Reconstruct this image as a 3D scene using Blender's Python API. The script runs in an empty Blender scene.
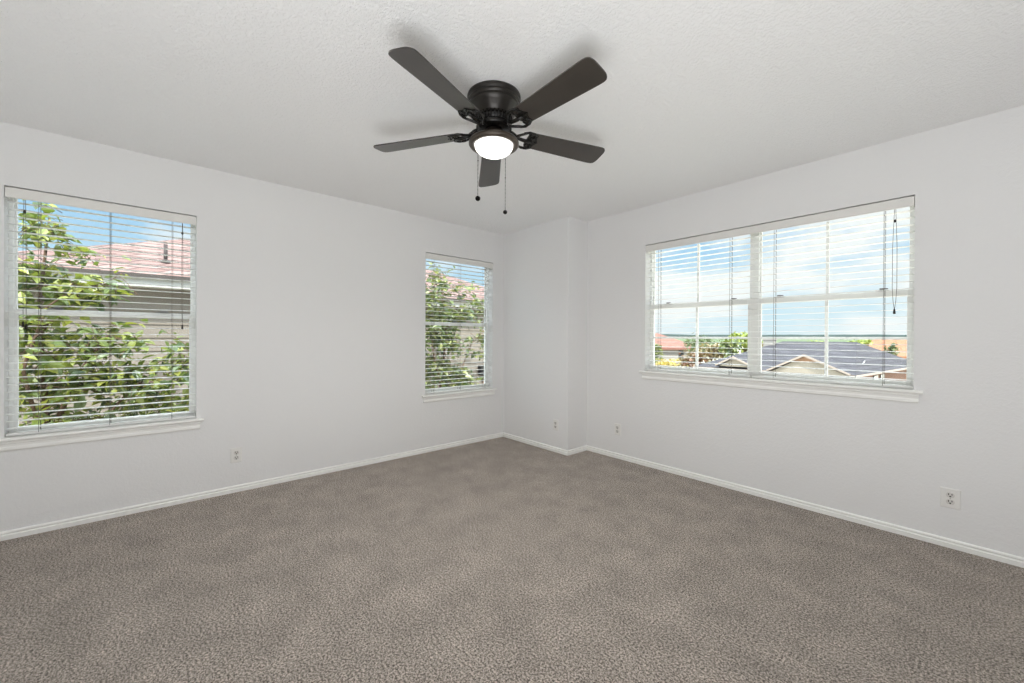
import bpy, bmesh, math, random
from mathutils import Vector, Matrix, noise
C = bpy.context.scene.collection
SC = bpy.context.scene
R = math.radians

# ------------------------------------------------------------------ camera
PITCH, YAW, ROLL = R(-0.211), R(48.805), R(0.282)
fw = Vector((-math.sin(YAW)*math.cos(PITCH), math.cos(YAW)*math.cos(PITCH), math.sin(PITCH)))
rt = Vector((math.cos(YAW), math.sin(YAW), 0)); up = rt.cross(fw)
rt2 = rt*math.cos(ROLL) + up*math.sin(ROLL); up2 = -rt*math.sin(ROLL) + up*math.cos(ROLL)
cam = bpy.data.cameras.new('camera'); camo = bpy.data.objects.new('camera', cam); C.objects.link(camo)
M = Matrix.Identity(4)
for i in range(3):
    M[i][0], M[i][1], M[i][2] = rt2[i], up2[i], -fw[i]
M.translation = Vector((0, 0, 1.198))
camo.matrix_world = M
cam.sensor_width = 36; cam.lens = 399.16/1024*36
cam.shift_y = -2.33/1024
cam.clip_start = 0.02; cam.clip_end = 6000
SC.camera = camo

# ------------------------------------------------------------------ exposure
SC.view_settings.view_transform = 'Standard'
SC.view_settings.look = 'None'
SC.view_settings.exposure = 0.22
SC.view_settings.gamma = 1.0
SC.view_settings.use_curve_mapping = False
SC.cycles.use_denoising = True
SC.cycles.max_bounces = 10
SC.cycles.diffuse_bounces = 7
SC.cycles.transparent_max_bounces = 24
SC.cycles.sample_clamp_indirect = 8

# ------------------------------------------------------------------ sky
def make_world():
    w = bpy.data.worlds.new('sky'); SC.world = w; w.use_nodes = True
    nt = w.node_tree; nt.nodes.clear()
    N = nt.nodes.new; L = nt.links.new
    tc = N('ShaderNodeTexCoord')
    sep = N('ShaderNodeSeparateXYZ'); L(tc.outputs['Generated'], sep.inputs[0])
    ramp = N('ShaderNodeValToRGB'); L(sep.outputs['Z'], ramp.inputs[0])
    e = ramp.color_ramp.elements
    e[0].position = 0.0; e[0].color = (0.80, 0.93, 1.0, 1)
    e[1].position = 0.5; e[1].color = (0.86, 0.93, 1.0, 1)
    x = ramp.color_ramp.elements.new(0.10); x.color = (0.62, 0.85, 1.0, 1)
    x = ramp.color_ramp.elements.new(0.26); x.color = (0.36, 0.64, 0.96, 1)
    e[-1].position = 0.5; e[-1].color = (0.86, 0.93, 1.0, 1)
    mp = N('ShaderNodeMapping'); L(tc.outputs['Generated'], mp.inputs[0]); mp.inputs['Scale'].default_value = (1, 1, 2.6)
    mp.inputs['Location'].default_value = (0.35, 0.2, 0.1)
    no = N('ShaderNodeTexNoise'); L(mp.outputs[0], no.inputs[0])
    no.inputs['Scale'].default_value = 3.4; no.inputs['Detail'].default_value = 7; no.inputs['Roughness'].default_value = 0.55
    # more cloud towards the street side (+Y) than above the neighbour
    my = N('ShaderNodeMath'); my.operation = 'MULTIPLY_ADD'; L(sep.outputs['Y'], my.inputs[0]); my.inputs[1].default_value = 0.18
    L(no.outputs['Fac'], my.inputs[2])
    cr = N('ShaderNodeValToRGB'); L(my.outputs[0], cr.inputs[0])
    cr.color_ramp.elements[0].position = 0.56; cr.color_ramp.elements[1].position = 0.72
    mix = N('ShaderNodeMixRGB'); L(cr.outputs[0], mix.inputs[0]); L(ramp.outputs[0], mix.inputs[1]); mix.inputs[2].default_value = (1.0, 1.02, 1.04, 1)
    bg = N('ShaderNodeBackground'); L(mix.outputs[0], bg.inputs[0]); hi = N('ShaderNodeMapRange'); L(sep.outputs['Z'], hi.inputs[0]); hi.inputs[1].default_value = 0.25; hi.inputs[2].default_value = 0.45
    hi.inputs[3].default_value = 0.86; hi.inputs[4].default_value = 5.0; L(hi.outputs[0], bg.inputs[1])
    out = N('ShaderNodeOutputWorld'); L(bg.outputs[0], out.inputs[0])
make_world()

# ------------------------------------------------------------------ sun, fan lamp and added fill
def light(name, kind, loc, energy, color=(1, 1, 1), **kw):
    d = bpy.data.lights.new(name, kind); d.energy = energy; d.color = color
    for k, v in kw.items(): setattr(d, k, v)
    o = bpy.data.objects.new(name, d); C.objects.link(o); o.location = loc
    return o
SUN = Vector((0.56, -0.36, 0.75))
sun = light('sun', 'SUN', (20, -10, 30), 6.0, (1.0, 0.96, 0.90), angle=R(0.6))
sun.rotation_euler = SUN.to_track_quat('Z', 'Y').to_euler()
# added fill disk on the floor behind the camera, standing in for bounced flash
fill = light('floor_fill', 'AREA', (0.25, -0.25, 0.05), 52, (0.965, 0.985, 1.0), shape='DISK', size=1.9)
fill.rotation_euler = Vector((0.0, 0.0, -1)).to_track_quat('Z', 'Y').to_euler()
# the fan's own lamp (sits just under its glass bowl)
FAN = Vector((-1.619, 1.286, 2.44))
light('fan_lamp', 'SPOT', (FAN.x, FAN.y, 2.12), 38, (1.0, 0.985, 0.955), shadow_soft_size=0.07, spot_size=R(165), spot_blend=0.6)

# ------------------------------------------------------------------ materials
def S(r, g=None, b=None):
    if g is None: g = b = r
    f = lambda c: (c/255/12.92) if c/255 <= 0.04045 else ((c/255+0.055)/1.055)**2.4
    return (f(r), f(g), f(b), 1)
def mat(name, col, rough=0.5, spec=0.5, metal=0, var=0.0, vscale=8, bump=0, bscale=50, detail=3, col2=None, emit=None, coat=0):
    m = bpy.data.materials.new(name); m.use_nodes = True
    nt = m.node_tree; b = nt.nodes['Principled BSDF']; N = nt.nodes.new; L = nt.links.new
    b.inputs['Base Color'].default_value = col; b.inputs['Roughness'].default_value = rough
    b.inputs['Specular IOR Level'].default_value = spec; b.inputs['Metallic'].default_value = metal
    b.inputs['Coat Weight'].default_value = coat
    tc = N('ShaderNodeTexCoord')
    if var or col2:
        n = N('ShaderNodeTexNoise'); n.inputs['Scale'].default_value = vscale; n.inputs['Detail'].default_value = detail
        L(tc.outputs['Object'], n.inputs['Vector'])
        mx = N('ShaderNodeMixRGB'); 
        rp = N('ShaderNodeMapRange'); rp.inputs[1].default_value = 0.35; rp.inputs[2].default_value = 0.65
        L(n.outputs['Fac'], rp.inputs[0]); L(rp.outputs[0], mx.inputs[0])
        c2 = col2 or tuple([c*(1-var) for c in col[:3]]+[1])
        mx.inputs[1].default_value = col; mx.inputs[2].default_value = c2
        L(mx.outputs[0], b.inputs['Base Color'])
    if bump:
        n = N('ShaderNodeTexNoise'); n.inputs['Scale'].default_value = bscale; n.inputs['Detail'].default_value = 3
        L(tc.outputs['Object'], n.inputs['Vector'])
        bp = N('ShaderNodeBump'); bp.inputs['Strength'].default_value = bump; bp.inputs['Distance'].default_value = 0.01
        L(n.outputs['Fac'], bp.inputs['Height']); L(bp.outputs[0], b.inputs['Normal'])
    if emit:
        b.inputs['Emission Color'].default_value = (1, 0.985, 0.95, 1); b.inputs['Emission Strength'].default_value = emit
    return m
def mat_carpet():
    m = mat('carpet', S(140, 128, 118), 1.0, 0.1)
    nt = m.node_tree; b = nt.nodes['Principled BSDF']; N = nt.nodes.new; L = nt.links.new
    tc = N('ShaderNodeTexCoord')
    fine = N('ShaderNodeTexNoise'); fine.inputs['Scale'].default_value = 122; fine.inputs['Detail'].default_value = 4; fine.inputs['Roughness'].default_value = 0.95
    fine.normalize = True
    L(tc.outputs['Object'], fine.inputs['Vector'])
    r1 = N('ShaderNodeValToRGB'); L(fine.outputs['Fac'], r1.inputs[0])
    e = r1.color_ramp.elements
    e[0].position = 0.43; e[0].color = S(56, 48, 42); e[1].position = 0.58; e[1].color = S(214, 202, 193)
    x = e.new(0.5); x.color = S(150, 140, 129)
    mid = N('ShaderNodeTexNoise'); mid.inputs['Scale'].default_value = 5; mid.inputs['Detail'].default_value = 6; mid.inputs['Roughness'].default_value = 0.65
    L(tc.outputs['Object'], mid.inputs['Vector'])
    mr = N('ShaderNodeMapRange'); L(mid.outputs['Fac'], mr.inputs[0]); mr.inputs[1].default_value = 0.3; mr.inputs[2].default_value = 0.7
    mr.inputs[3].default_value = 0.92; mr.inputs[4].default_value = 1.34
    mu = N('ShaderNodeVectorMath'); mu.operation = 'SCALE'; L(r1.outputs[0], mu.inputs[0]); L(mr.outputs[0], mu.inputs['Scale'])
    L(mu.outputs[0], b.inputs['Base Color'])
    bp = N('ShaderNodeBump'); bp.inputs['Strength'].default_value = 0.8; bp.inputs['Distance'].default_value = 0.008
    L(fine.outputs['Fac'], bp.inputs['Height']); L(bp.outputs[0], b.inputs['Normal'])
    b.inputs['Sheen Weight'].default_value = 0.15
    return m
def mat_texture_paint(name, col, scale, strength, dist):
    m = mat(name, col, 0.65, 0.25)
    nt = m.node_tree; b = nt.nodes['Principled BSDF']; N = nt.nodes.new; L = nt.links.new
    tc = N('ShaderNodeTexCoord')
    n = N('ShaderNodeTexNoise'); n.inputs['Scale'].default_value = scale; n.inputs['Detail'].default_value = 4; n.inputs['Distortion'].default_value = 0.6
    L(tc.outputs['Object'], n.inputs['Vector'])
    rp = N('ShaderNodeValToRGB'); rp.color_ramp.elements[0].position = 0.42; rp.color_ramp.elements[1].position = 0.62
    L(n.outputs['Fac'], rp.inputs[0])
    bp = N('ShaderNodeBump'); bp.inputs['Strength'].default_value = strength; bp.inputs['Distance'].default_value = dist
    L(rp.outputs[0], bp.inputs['Height']); L(bp.outputs[0], b.inputs['Normal'])
    return m
def mat_glass():
    m = bpy.data.materials.new('window_glass'); m.use_nodes = True
    nt = m.node_tree; nt.nodes.clear(); N = nt.nodes.new; L = nt.links.new
    t = N('ShaderNodeBsdfTransparent'); t.inputs[0].default_value = (0.96, 0.98, 0.97, 1)
    g = N('ShaderNodeBsdfGlossy'); g.inputs['Roughness'].default_value = 0.02
    f = N('ShaderNodeFresnel'); f.inputs[0].default_value = 1.15
    mx = N('ShaderNodeMixShader'); L(f.outputs[0], mx.inputs[0]); L(t.outputs[0], mx.inputs[1]); L(g.outputs[0], mx.inputs[2])
    o = N('ShaderNodeOutputMaterial'); L(mx.outputs[0], o.inputs[0])
    return m
def mat_leaf(name, c1, c2, c3, trans=0.45):
    m = bpy.data.materials.new(name); m.use_nodes = True
    nt = m.node_tree; nt.nodes.clear(); N = nt.nodes.new; L = nt.links.new
    geo = N('ShaderNodeNewGeometry')
    rp = N('ShaderNodeValToRGB'); L(geo.outputs['Random Per Island'], rp.inputs[0])
    e = rp.color_ramp.elements; e[0].color = c1; e[1].color = c3; x = e.new(0.5); x.color = c2
    d = N('ShaderNodeBsdfDiffuse'); L(rp.outputs[0], d.inputs[0])
    t = N('ShaderNodeBsdfTranslucent'); 
    mlt = N('ShaderNodeMixRGB'); mlt.blend_type = 'MULTIPLY'; mlt.inputs[0].default_value = 1; L(rp.outputs[0], mlt.inputs[1]); mlt.inputs[2].default_value = (1.0, 1.0, 0.55, 1)
    L(mlt.outputs[0], t.inputs[0])
    g = N('ShaderNodeBsdfGlossy'); g.inputs['Roughness'].default_value = 0.45; g.inputs[0].default_value = (0.8, 0.9, 0.8, 1)
    mx = N('ShaderNodeMixShader'); mx.inputs[0].default_value = trans; L(d.outputs[0], mx.inputs[1]); L(t.outputs[0], mx.inputs[2])
    m2 = N('ShaderNodeMixShader'); m2.inputs[0].default_value = 0.07; L(mx.outputs[0], m2.inputs[1]); L(g.outputs[0], m2.inputs[2])
    o = N('ShaderNodeOutputMaterial'); L(m2.outputs[0], o.inputs[0])
    return m
def mat_tiles(name, c1, c2, mortar, w, h, vert=False, msize=0.02, rough=0.9):
    # shingles on a roof slope, or bricks on a wall; courses follow object Z
    m = mat(name, c1, rough, 0.2)
    nt = m.node_tree; b = nt.nodes['Principled BSDF']; N = nt.nodes.new; L = nt.links.new
    tc = N('ShaderNodeTexCoord'); sp = N('ShaderNodeSeparateXYZ'); L(tc.outputs['Object'], sp.inputs[0])
    ad = N('ShaderNodeMath'); L(sp.outputs['X'], ad.inputs[0]); L(sp.outputs['Y'], ad.inputs[1])
    mz = N('ShaderNodeMath'); mz.operation = 'MULTIPLY'; L(sp.outputs['Z'], mz.inputs[0]); mz.inputs[1].default_value = 1.0 if vert else 2.3
    cb = N('ShaderNodeCombineXYZ'); L(ad.outputs[0], cb.inputs[0]); L(mz.outputs[0], cb.inputs[1])
    br = N('ShaderNodeTexBrick'); L(cb.outputs[0], br.inputs['Vector'])
    br.inputs['Scale'].default_value = 1; br.inputs['Brick Width'].default_value = w; br.inputs['Row Height'].default_value = h
    br.inputs['Mortar Size'].default_value = msize; br.inputs['Mortar Smooth'].default_value = 0.2
    br.inputs['Color1'].default_value = c1; br.inputs['Color2'].default_value = c2; br.inputs['Mortar'].default_value = mortar
    n = N('ShaderNodeTexNoise'); n.inputs['Scale'].default_value = 6; n.inputs['Detail'].default_value = 5; L(tc.outputs['Object'], n.inputs[0])
    mr = N('ShaderNodeMapRange'); L(n.outputs['Fac'], mr.inputs[0]); mr.inputs[3].default_value = 0.75; mr.inputs[4].default_value = 1.25
    mu = N('ShaderNodeVectorMath'); mu.operation = 'SCALE'; L(br.outputs['Color'], mu.inputs[0]); L(mr.outputs[0], mu.inputs['Scale'])
    L(mu.outputs[0], b.inputs['Base Color'])
    return m

MT = {}
MT['wall'] = mat_texture_paint('wall_paint', S(238, 238, 238), 60, 0.12, 0.004)
MT['ceiling'] = mat_texture_paint('ceiling_paint', S(247, 247, 247), 70, 0.45, 0.006)
MT['carpet'] = mat_carpet()
MT['trim'] = mat('trim_paint', S(250, 250, 247), 0.35, 0.4, bump=0.02, bscale=30)
MT['vinyl'] = mat('white_vinyl', S(242, 242, 240), 0.35, 0.45, bump=0.01, bscale=40)
MT['slat'] = mat('faux_wood_white', S(245, 245, 243), 0.35, 0.4, bump=0.02, bscale=20)
def add_translucency(m, amount, col):
    nt = m.node_tree; N = nt.nodes.new; L = nt.links.new
    t = N('ShaderNodeBsdfTranslucent'); t.inputs[0].default_value = col
    mx = N('ShaderNodeMixShader'); mx.inputs[0].default_value = amount
    L(nt.nodes['Principled BSDF'].outputs[0], mx.inputs[1]); L(t.outputs[0], mx.inputs[2]); L(mx.outputs[0], nt.nodes['Material Output'].inputs[0])
MT['valance'] = mat('valance_white', S(236, 235, 231), 0.4, 0.4, bump=0.02, bscale=20)
add_translucency(MT['slat'], 0.22, S(248, 248, 246))
MT['cord'] = mat('dark_cord', S(112, 106, 98), 0.8, 0.2, var=0.3, vscale=200)
MT['tassel'] = mat('black_tassel', S(34, 30, 28), 0.5, 0.4, var=0.2, vscale=90)
MT['lock'] = mat('lock_metal', S(120, 118, 116), 0.4, 0.5, 0.3, var=0.2, vscale=60)
MT['gap'] = mat('shadow_gap_seal', S(88, 84, 80), 0.9, 0.1, var=0.3, vscale=20)
MT['glass'] = mat_glass()
MT['plate'] = mat('outlet_plastic', S(238, 237, 234), 0.35, 0.45, bump=0.01)
MT['recept'] = mat('receptacle_plastic', S(220, 218, 214), 0.4, 0.4, bump=0.01)
MT['slot'] = mat('outlet_slot', S(66, 63, 60), 0.6, 0.2, var=0.2, vscale=100)
MT['screw'] = mat('screw_head', S(190, 188, 182), 0.35, 0.5, 0.5, var=0.1, vscale=200)
MT['bronze'] = mat('fan_black_bronze', S(46, 42, 38), 0.34, 0.5, 0.35, var=0.25, vscale=25)
MT['iron'] = mat('fan_black_iron', S(30, 28, 26), 0.25, 0.6, 0.4, var=0.3, vscale=40)
MT['blade'] = mat('fan_blade_espresso', S(60, 55, 50), 0.32, 0.5, var=0.2, vscale=6, bump=0.02, bscale=30, coat=0.25)
MT['rimmetal'] = mat('lamp_rim_bronze', S(82, 74, 66), 0.35, 0.5, 0.5, var=0.2, vscale=25)
MT['bowl'] = mat('lamp_bowl_glass', S(250, 248, 242), 0.3, 0.4, emit=1.8, bump=0.01)
MT['chain'] = mat('pull_chain_metal', S(22, 20, 19), 0.9, 0.02, 0.0, var=0.2, vscale=300)

# ------------------------------------------------------------------ mesh helpers
class MB:
    def __init__(s): s.v = []; s.f = []; s.sm = []
    def add(s, verts, faces, smooth=False):
        k = len(s.v); s.v += [Vector(v) for v in verts]
        s.f += [tuple(i+k for i in f) for f in faces]; s.sm += [smooth]*len(faces); return s
    def box(s, x0, x1, y0, y1, z0, z1):
        v = [(x, y, z) for x in (x0, x1) for y in (y0, y1) for z in (z0, z1)]
        return s.add(v, [(0, 1, 3, 2), (4, 6, 7, 5), (0, 4, 5, 1), (2, 3, 7, 6), (0, 2, 6, 4), (1, 5, 7, 3)])
    def prism(s, pts, a, b, fn):
        """closed 2D profile pts, swept from a to b; fn(p, q, t) -> 3D"""
        n = len(pts)
        v = [fn(p, q, a) for p, q in pts] + [fn(p, q, b) for p, q in pts]
        f = [tuple(range(n)), tuple(range(2*n-1, n-1, -1))] + [(i, (i+1) % n, n+(i+1) % n, n+i) for i in range(n)]
        return s.add(v, f)
    def lathe(s, prof, c=(0, 0, 0), seg=40, smooth=True, closed=False):
        c = Vector(c); v = []; f = []; n = len(prof)
        for i in range(seg):
            a = 2*math.pi*i/seg
            for r, z in prof: v.append(c+Vector((r*math.cos(a), r*math.sin(a), z)))
        for i in range(seg):
            j = (i+1) % seg
            for k in range(n-1 if not closed else n):
                l = (k+1) % n
                f.append((i*n+k, j*n+k, j*n+l, i*n+l))
        return s.add(v, f, smooth)
    def tube(s, pts, rad, seg=8, smooth=True, caps=True):
        pts = [Vector(p) for p in pts]; n = len(pts)
        rads = rad if isinstance(rad, (list, tuple)) else [rad]*n
        v = []; f = []; u = None
        for i, p in enumerate(pts):
            t = (pts[min(i+1, n-1)]-pts[max(i-1, 0)]).normalized()
            if u is None: u = t.orthogonal().normalized()
            else: u = (u-t*u.dot(t)).normalized()
            w = t.cross(u)
            for k in range(seg):
                a = 2*math.pi*k/seg; v.append(p+(u*math.cos(a)+w*math.sin(a))*rads[i])
        for i in range(n-1):
            for k in range(seg):
                l = (k+1) % seg; f.append((i*seg+k, i*seg+l, (i+1)*seg+l, (i+1)*seg+k))
        if caps: f += [tuple(range(seg-1, -1, -1)), tuple(range((n-1)*seg, n*seg))]
        return s.add(v, f, smooth)
    def ball(s, c, r, seg=14, rings=9, sz=None):
        sz = sz or r
        prof = [(r*math.sin(math.pi*k/rings), -sz*math.cos(math.pi*k/rings)) for k in range(rings+1)]
        prof[0] = (1e-5, -sz); prof[-1] = (1e-5, sz)
        return s.lathe(prof, c, seg)
    def xf(s, fn):
        s.v = [Vector(fn(v)) for v in s.v]; return s
    def build(s, name, m, parent=None, bevel=0, fix=True, merge=0):
        me = bpy.data.meshes.new(name)
        off = wloc(parent)
        me.from_pydata([v-off for v in s.v], [], s.f)
        me.polygons.foreach_set('use_smooth', s.sm)
        if fix:
            bm = bmesh.new(); bm.from_mesh(me)
            if merge: bmesh.ops.remove_doubles(bm, verts=bm.verts, dist=merge)
            bmesh.ops.recalc_face_normals(bm, faces=bm.faces)
            if bevel: bmesh.ops.bevel(bm, geom=[e for e in bm.edges if len(e.link_faces) == 2 and e.calc_face_angle(0) > 0.6], offset=bevel, segments=2, affect='EDGES', profile=0.6)
            bm.to_mesh(me); bm.free()
        me.update()
        o = bpy.data.objects.new(name, me); C.objects.link(o); me.materials.append(m)
        if parent: o.parent = parent
        return o
def wloc(o):
    p = Vector((0, 0, 0))
    while o: p = p+o.location; o = o.parent
    return p
def tag(o, label, cat, group=None, kind=None):
    o['label'] = label; o['category'] = cat
    if group: o['group'] = group
    if kind: o['kind'] = kind
    return o
def thing(name, loc, label, cat, group=None):
    o = bpy.data.objects.new(name, None); C.objects.link(o); o.location = loc; o.empty_display_size = 0.1
    return tag(o, label, cat, group)
def structure(o, label=None, cat=None):
    o['kind'] = 'structure'
    if label: o['label'] = label
    if cat: o['category'] = cat
    return o

# ------------------------------------------------------------------ room shell
LX, CY, WY, CX = -3.710, 3.112, 3.422, -2.687     # left wall, jog face, right wall, jog side
EX, BY = 1.70, -1.70                              # unseen walls behind the camera
H, TH = 2.44, 0.15
# openings (u0, u1, z0, z1)
W1 = (-0.698, 0.186, 0.597, 2.076)
W2 = (2.052, 2.944, 0.597, 2.084)
W3 = (-2.006, -0.216, 0.893, 2.077)
FL = lambda u, d, z: Vector((LX-d, u, z))         # left wall frame: u along wall, d into the wall
FR = lambda u, d, z: Vector((u, WY+d, z))         # right wall frame
def wall_mesh(u0, u1, holes, fn):
    us = sorted({u0, u1} | {h[0] for h in holes} | {h[1] for h in holes})
    zs = sorted({0.0, H} | {h[2] for h in holes} | {h[3] for h in holes})
    solid = lambda i, j: (0 <= i < len(us)-1 and 0 <= j < len(zs)-1 and
        not any(h[0] <= (us[i]+us[i+1])/2 <= h[1] and h[2] <= (zs[j]+zs[j+1])/2 <= h[3] for h in holes))
    mb = MB()
    for i in range(len(us)-1):
        for j in range(len(zs)-1):
            if not solid(i, j): continue
            a, b, c, d = us[i], us[i+1], zs[j], zs[j+1]
            for t in (0, TH): mb.add([fn(a, t, c), fn(b, t, c), fn(b, t, d), fn(a, t, d)], [(0, 1, 2, 3)])
            for (di, dj, p, q) in ((-1, 0, (a, c), (a, d)), (1, 0, (b, c), (b, d)), (0, -1, (a, c), (b, c)), (0, 1, (a, d), (b, d))):
                if not solid(i+di, j+dj):
                    mb.add([fn(p[0], 0, p[1]), fn(q[0], 0, q[1]), fn(q[0], TH, q[1]), fn(p[0], TH, p[1])], [(0, 1, 2, 3)])
    return mb
structure(wall_mesh(BY-TH, WY+TH, [W1, W2], FL).build('wall_left', MT['wall'], merge=1e-5),
          'pale grey textured wall with two separate white-trimmed windows', 'wall')
structure(wall_mesh(LX+0.0, EX+TH, [W3], FR).build('wall_right', MT['wall'], merge=1e-5),
          'pale grey textured wall with one wide double window', 'wall')
# jog in the corner with a softly rounded outer edge
def jog():
    r = 0.008; pts = [(LX, CY), (CX-r, CY)]
    for k in range(1, 5): a = -math.pi/2+k*math.pi/8; pts.append((CX-r+r*math.cos(a), CY+r+r*math.sin(a)))
    pts += [(CX, WY), (LX, WY)]
    return MB().prism(pts, 0.0, H, lambda p, q, t: (p, q, t))
structure(jog().build('wall_corner', MT['wall']), 'shallow boxed-out wall jog in the far corner between the windows', 'wall')
structure(MB().box(EX, EX+TH, BY-TH, WY, 0, H).build('wall_side', MT['wall']), 'plain grey side wall behind the camera', 'wall')
structure(MB().box(LX, EX, BY-TH, BY, 0, H).build('wall_back', MT['wall']), 'plain grey back wall behind the camera', 'wall')
structure(MB().box(LX-TH, EX+TH, BY-TH, WY+TH, H, H+TH).build('ceiling', MT['ceiling']), 'white knockdown-textured ceiling', 'ceiling')
structure(MB().box(LX-TH, EX+TH, BY-TH, WY+TH, -0.12, 0).build('floor', MT['carpet']), 'wall to wall taupe brown plush carpet', 'floor')

# baseboards: low moulded profile, mitred at the corners
BPROF = [(0, 0), (0.0145, 0), (0.0145, 0.026), (0.0105, 0.0285), (0.0070, 0.0325), (0.0105, 0.0365), (0.0122, 0.041), (0.0095, 0.0465), (0.005, 0.0495), (0, 0.0505)]
def baseboard(name, path, ends, label):
    """path of 2 points (room side to the right of travel), ends = mitre factor at each end"""
    a, b = Vector((*path[0], 0)), Vector((*path[1], 0)); t = (b-a).normalized(); n = Vector((t.y, -t.x, 0))
    k = len(BPROF)
    v = [a+n*q+t*(q*ends[0])+Vector((0, 0, z)) for q, z in BPROF] + [b+n*q-t*(q*ends[1])+Vector((0, 0, z)) for q, z in BPROF]
    f = [tuple(range(k)), tuple(range(2*k-1, k-1, -1))] + [(i, (i+1) % k, k+(i+1) % k, k+i) for i in range(k)]
    structure(MB().add(v, f).build(name, MT['trim']), label, 'baseboard')
baseboard('baseboard_left', ((LX, BY), (LX, CY)), (1, 1), 'white moulded baseboard along the left wall')
baseboard('baseboard_corner', ((LX, CY), (CX, CY)), (1, -1), 'white baseboard on the jog face under its small outlet')
baseboard('baseboard_corner_return', ((CX, CY), (CX, WY)), (-1, 1), 'short white baseboard on the narrow jog return')
baseboard('baseboard_right', ((CX, WY), (EX, WY)), (1, 1), 'white moulded baseboard under the wide window')
baseboard('baseboard_side', ((EX, WY), (EX, BY)), (1, 1), 'white baseboard on the side wall behind the camera')
baseboard('baseboard_back', ((EX, BY), (LX, BY)), (1, 1), 'white baseboard on the back wall behind the camera')

# ------------------------------------------------------------------ windows
def lbox(mb, fn, u0, u1, d0, d1, z0, z1):
    v = [fn(u, d, z) for u in (u0, u1) for d in (d0, d1) for z in (z0, z1)]
    mb.add(v, [(0, 1, 3, 2), (4, 6, 7, 5), (0, 4, 5, 1), (2, 3, 7, 6), (0, 2, 6, 4), (1, 5, 7, 3)])
def frame_ring(mb, fn, u0, u1, z0, z1, w, d0, d1, wb=None, wt=None):
    wb = wb or w; wt = wt or w
    lbox(mb, fn, u0, u0+w, d0, d1, z0, z1); lbox(mb, fn, u1-w, u1, d0, d1, z0, z1)
    lbox(mb, fn, u0+w, u1-w, d0, d1, z0, z0+wb); lbox(mb, fn, u0+w, u1-w, d0, d1, z1-wt, z1)
def hung_unit(root, fn, u0, u1, z0, z1, zr, grids, locks):
    """one single-hung unit: fixed upper sash further out, lower sash nearer the room"""
    lo = MB(); frame_ring(lo, fn, u0-0.001, u1+0.001, z0-0.001, zr+0.018, 0.018, 0.090, 0.112, wb=0.024, wt=0.036)
    ls = lo.build('lower_sash', MT['vinyl'], root, bevel=0.003)
    us_ = MB(); frame_ring(us_, fn, u0-0.001, u1+0.001, zr-0.018, z1+0.001, 0.011, 0.113, 0.134, wb=0.036, wt=0.020)
    us = us_.build('upper_sash', MT['vinyl'], root, bevel=0.003)
    g = MB(); lbox(g, fn, u0+0.016, u1-0.016, 0.100, 0.104, z0+0.021, zr-0.014); g.build('glass_pane', MT['glass'], ls)
    g = MB(); lbox(g, fn, u0+0.009, u1-0.009, 0.122, 0.126, zr+0.014, z1-0.018); g.build('glass_pane', MT['glass'], us)
    if grids:
        um = (u0+u1)/2
        m = MB(); zm = (z0+0.022+zr-0.018)/2
        lbox(m, fn, um-0.009, um+0.009, 0.094, 0.110, z0+0.022, zr-0.016); lbox(m, fn, u0+0.017, u1-0.017, 0.095, 0.109, zm-0.009, zm+0.009)
        m.build('muntin_grid', MT['vinyl'], ls)
        m = MB(); zm = (zr+0.018+z1-0.025)/2
        lbox(m, fn, um-0.009, um+0.009, 0.116, 0.132, zr+0.016, z1-0.027)
        m.build('muntin_grid', MT['vinyl'], us)
    for u in locks:
        l = MB(); lbox(l, fn, u-0.034, u+0.034, 0.086, 0.112, zr+0.0185, zr+0.026)
        lbox(l, fn, u-0.012, u+0.012, 0.088, 0.108, zr+0.026, zr+0.036); lbox(l, fn, u-0.006, u+0.030, 0.080, 0.090, zr+0.028, zr+0.034)
        l.build('sash_lock', MT['lock'], ls, bevel=0.002)
def window(name, fn, W, zr, label, double=False, locks=()):
    u0, u1, z0, z1 = W
    root = bpy.data.objects.new(name, None); C.objects.link(root); root.location = fn((u0+u1)/2, 0.05, z0)
    structure(root, label, 'window')
    f = MB(); frame_ring(f, fn, u0, u1, z0, z1, 0.020, 0.086, 0.145)
    um = (u0+u1)/2
    if double: lbox(f, fn, um-0.031, um+0.031, 0.084, 0.145, z0+0.020, z1-0.020)
    f.build('window_frame', MT['vinyl'], root, bevel=0.003)
    if double:
        hung_unit(root, fn, u0+0.020, um-0.031, z0+0.020, z1-0.020, zr, True, locks[0])
        hung_unit(root, fn, um+0.031, u1-0.020, z0+0.020, z1-0.020, zr, True, locks[1])
    else:
        hung_unit(root, fn, u0+0.020, u1-0.020, z0+0.020, z1-0.020, zr, False, locks[0])
    # stool with rounded nose, running into the opening; apron with a stepped profile beneath
    s = MB(); e = 0.042; pr = [(0.086, -0.021), (-0.026, -0.021), (-0.033, -0.017), (-0.036, -0.0105), (-0.033, -0.004), (-0.026, 0.0), (0.086, 0.0)]
    lbox(s, fn, u0+0.0005, u1-0.0005, -0.001, 0.086, z0-0.0205, z0-0.0003+0.0008)
    pr2 = [(0.0, -0.021), (-0.026, -0.021), (-0.033, -0.017), (-0.036, -0.0105), (-0.033, -0.004), (-0.026, 0.0005), (0.0, 0.0005)]
    s.prism(pr2, u0-e, u1+e, lambda p, q, t: fn(t, p, z0+q))
    s.build('window_stool', MT['trim'], root)
    a = MB(); za = z0-0.021
    pr3 = [(0.0, 0.0), (-0.017, 0.0), (-0.017, -0.012), (-0.012, -0.017), (-0.010, -0.030), (-0.013, -0.036), (-0.013, -0.050), (-0.008, -0.057), (0.0, -0.058)]
    a.prism(pr3, u0-0.022, u1+0.022, lambda p, q, t: fn(t, p, za+q))
    a.build('window_apron', MT['trim'], root)
    return root
window('window_1', FL, W1, 1.343, 'single-hung white window at the left edge with leafy branches outside', locks=[(-0.51, -0.0)])
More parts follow.
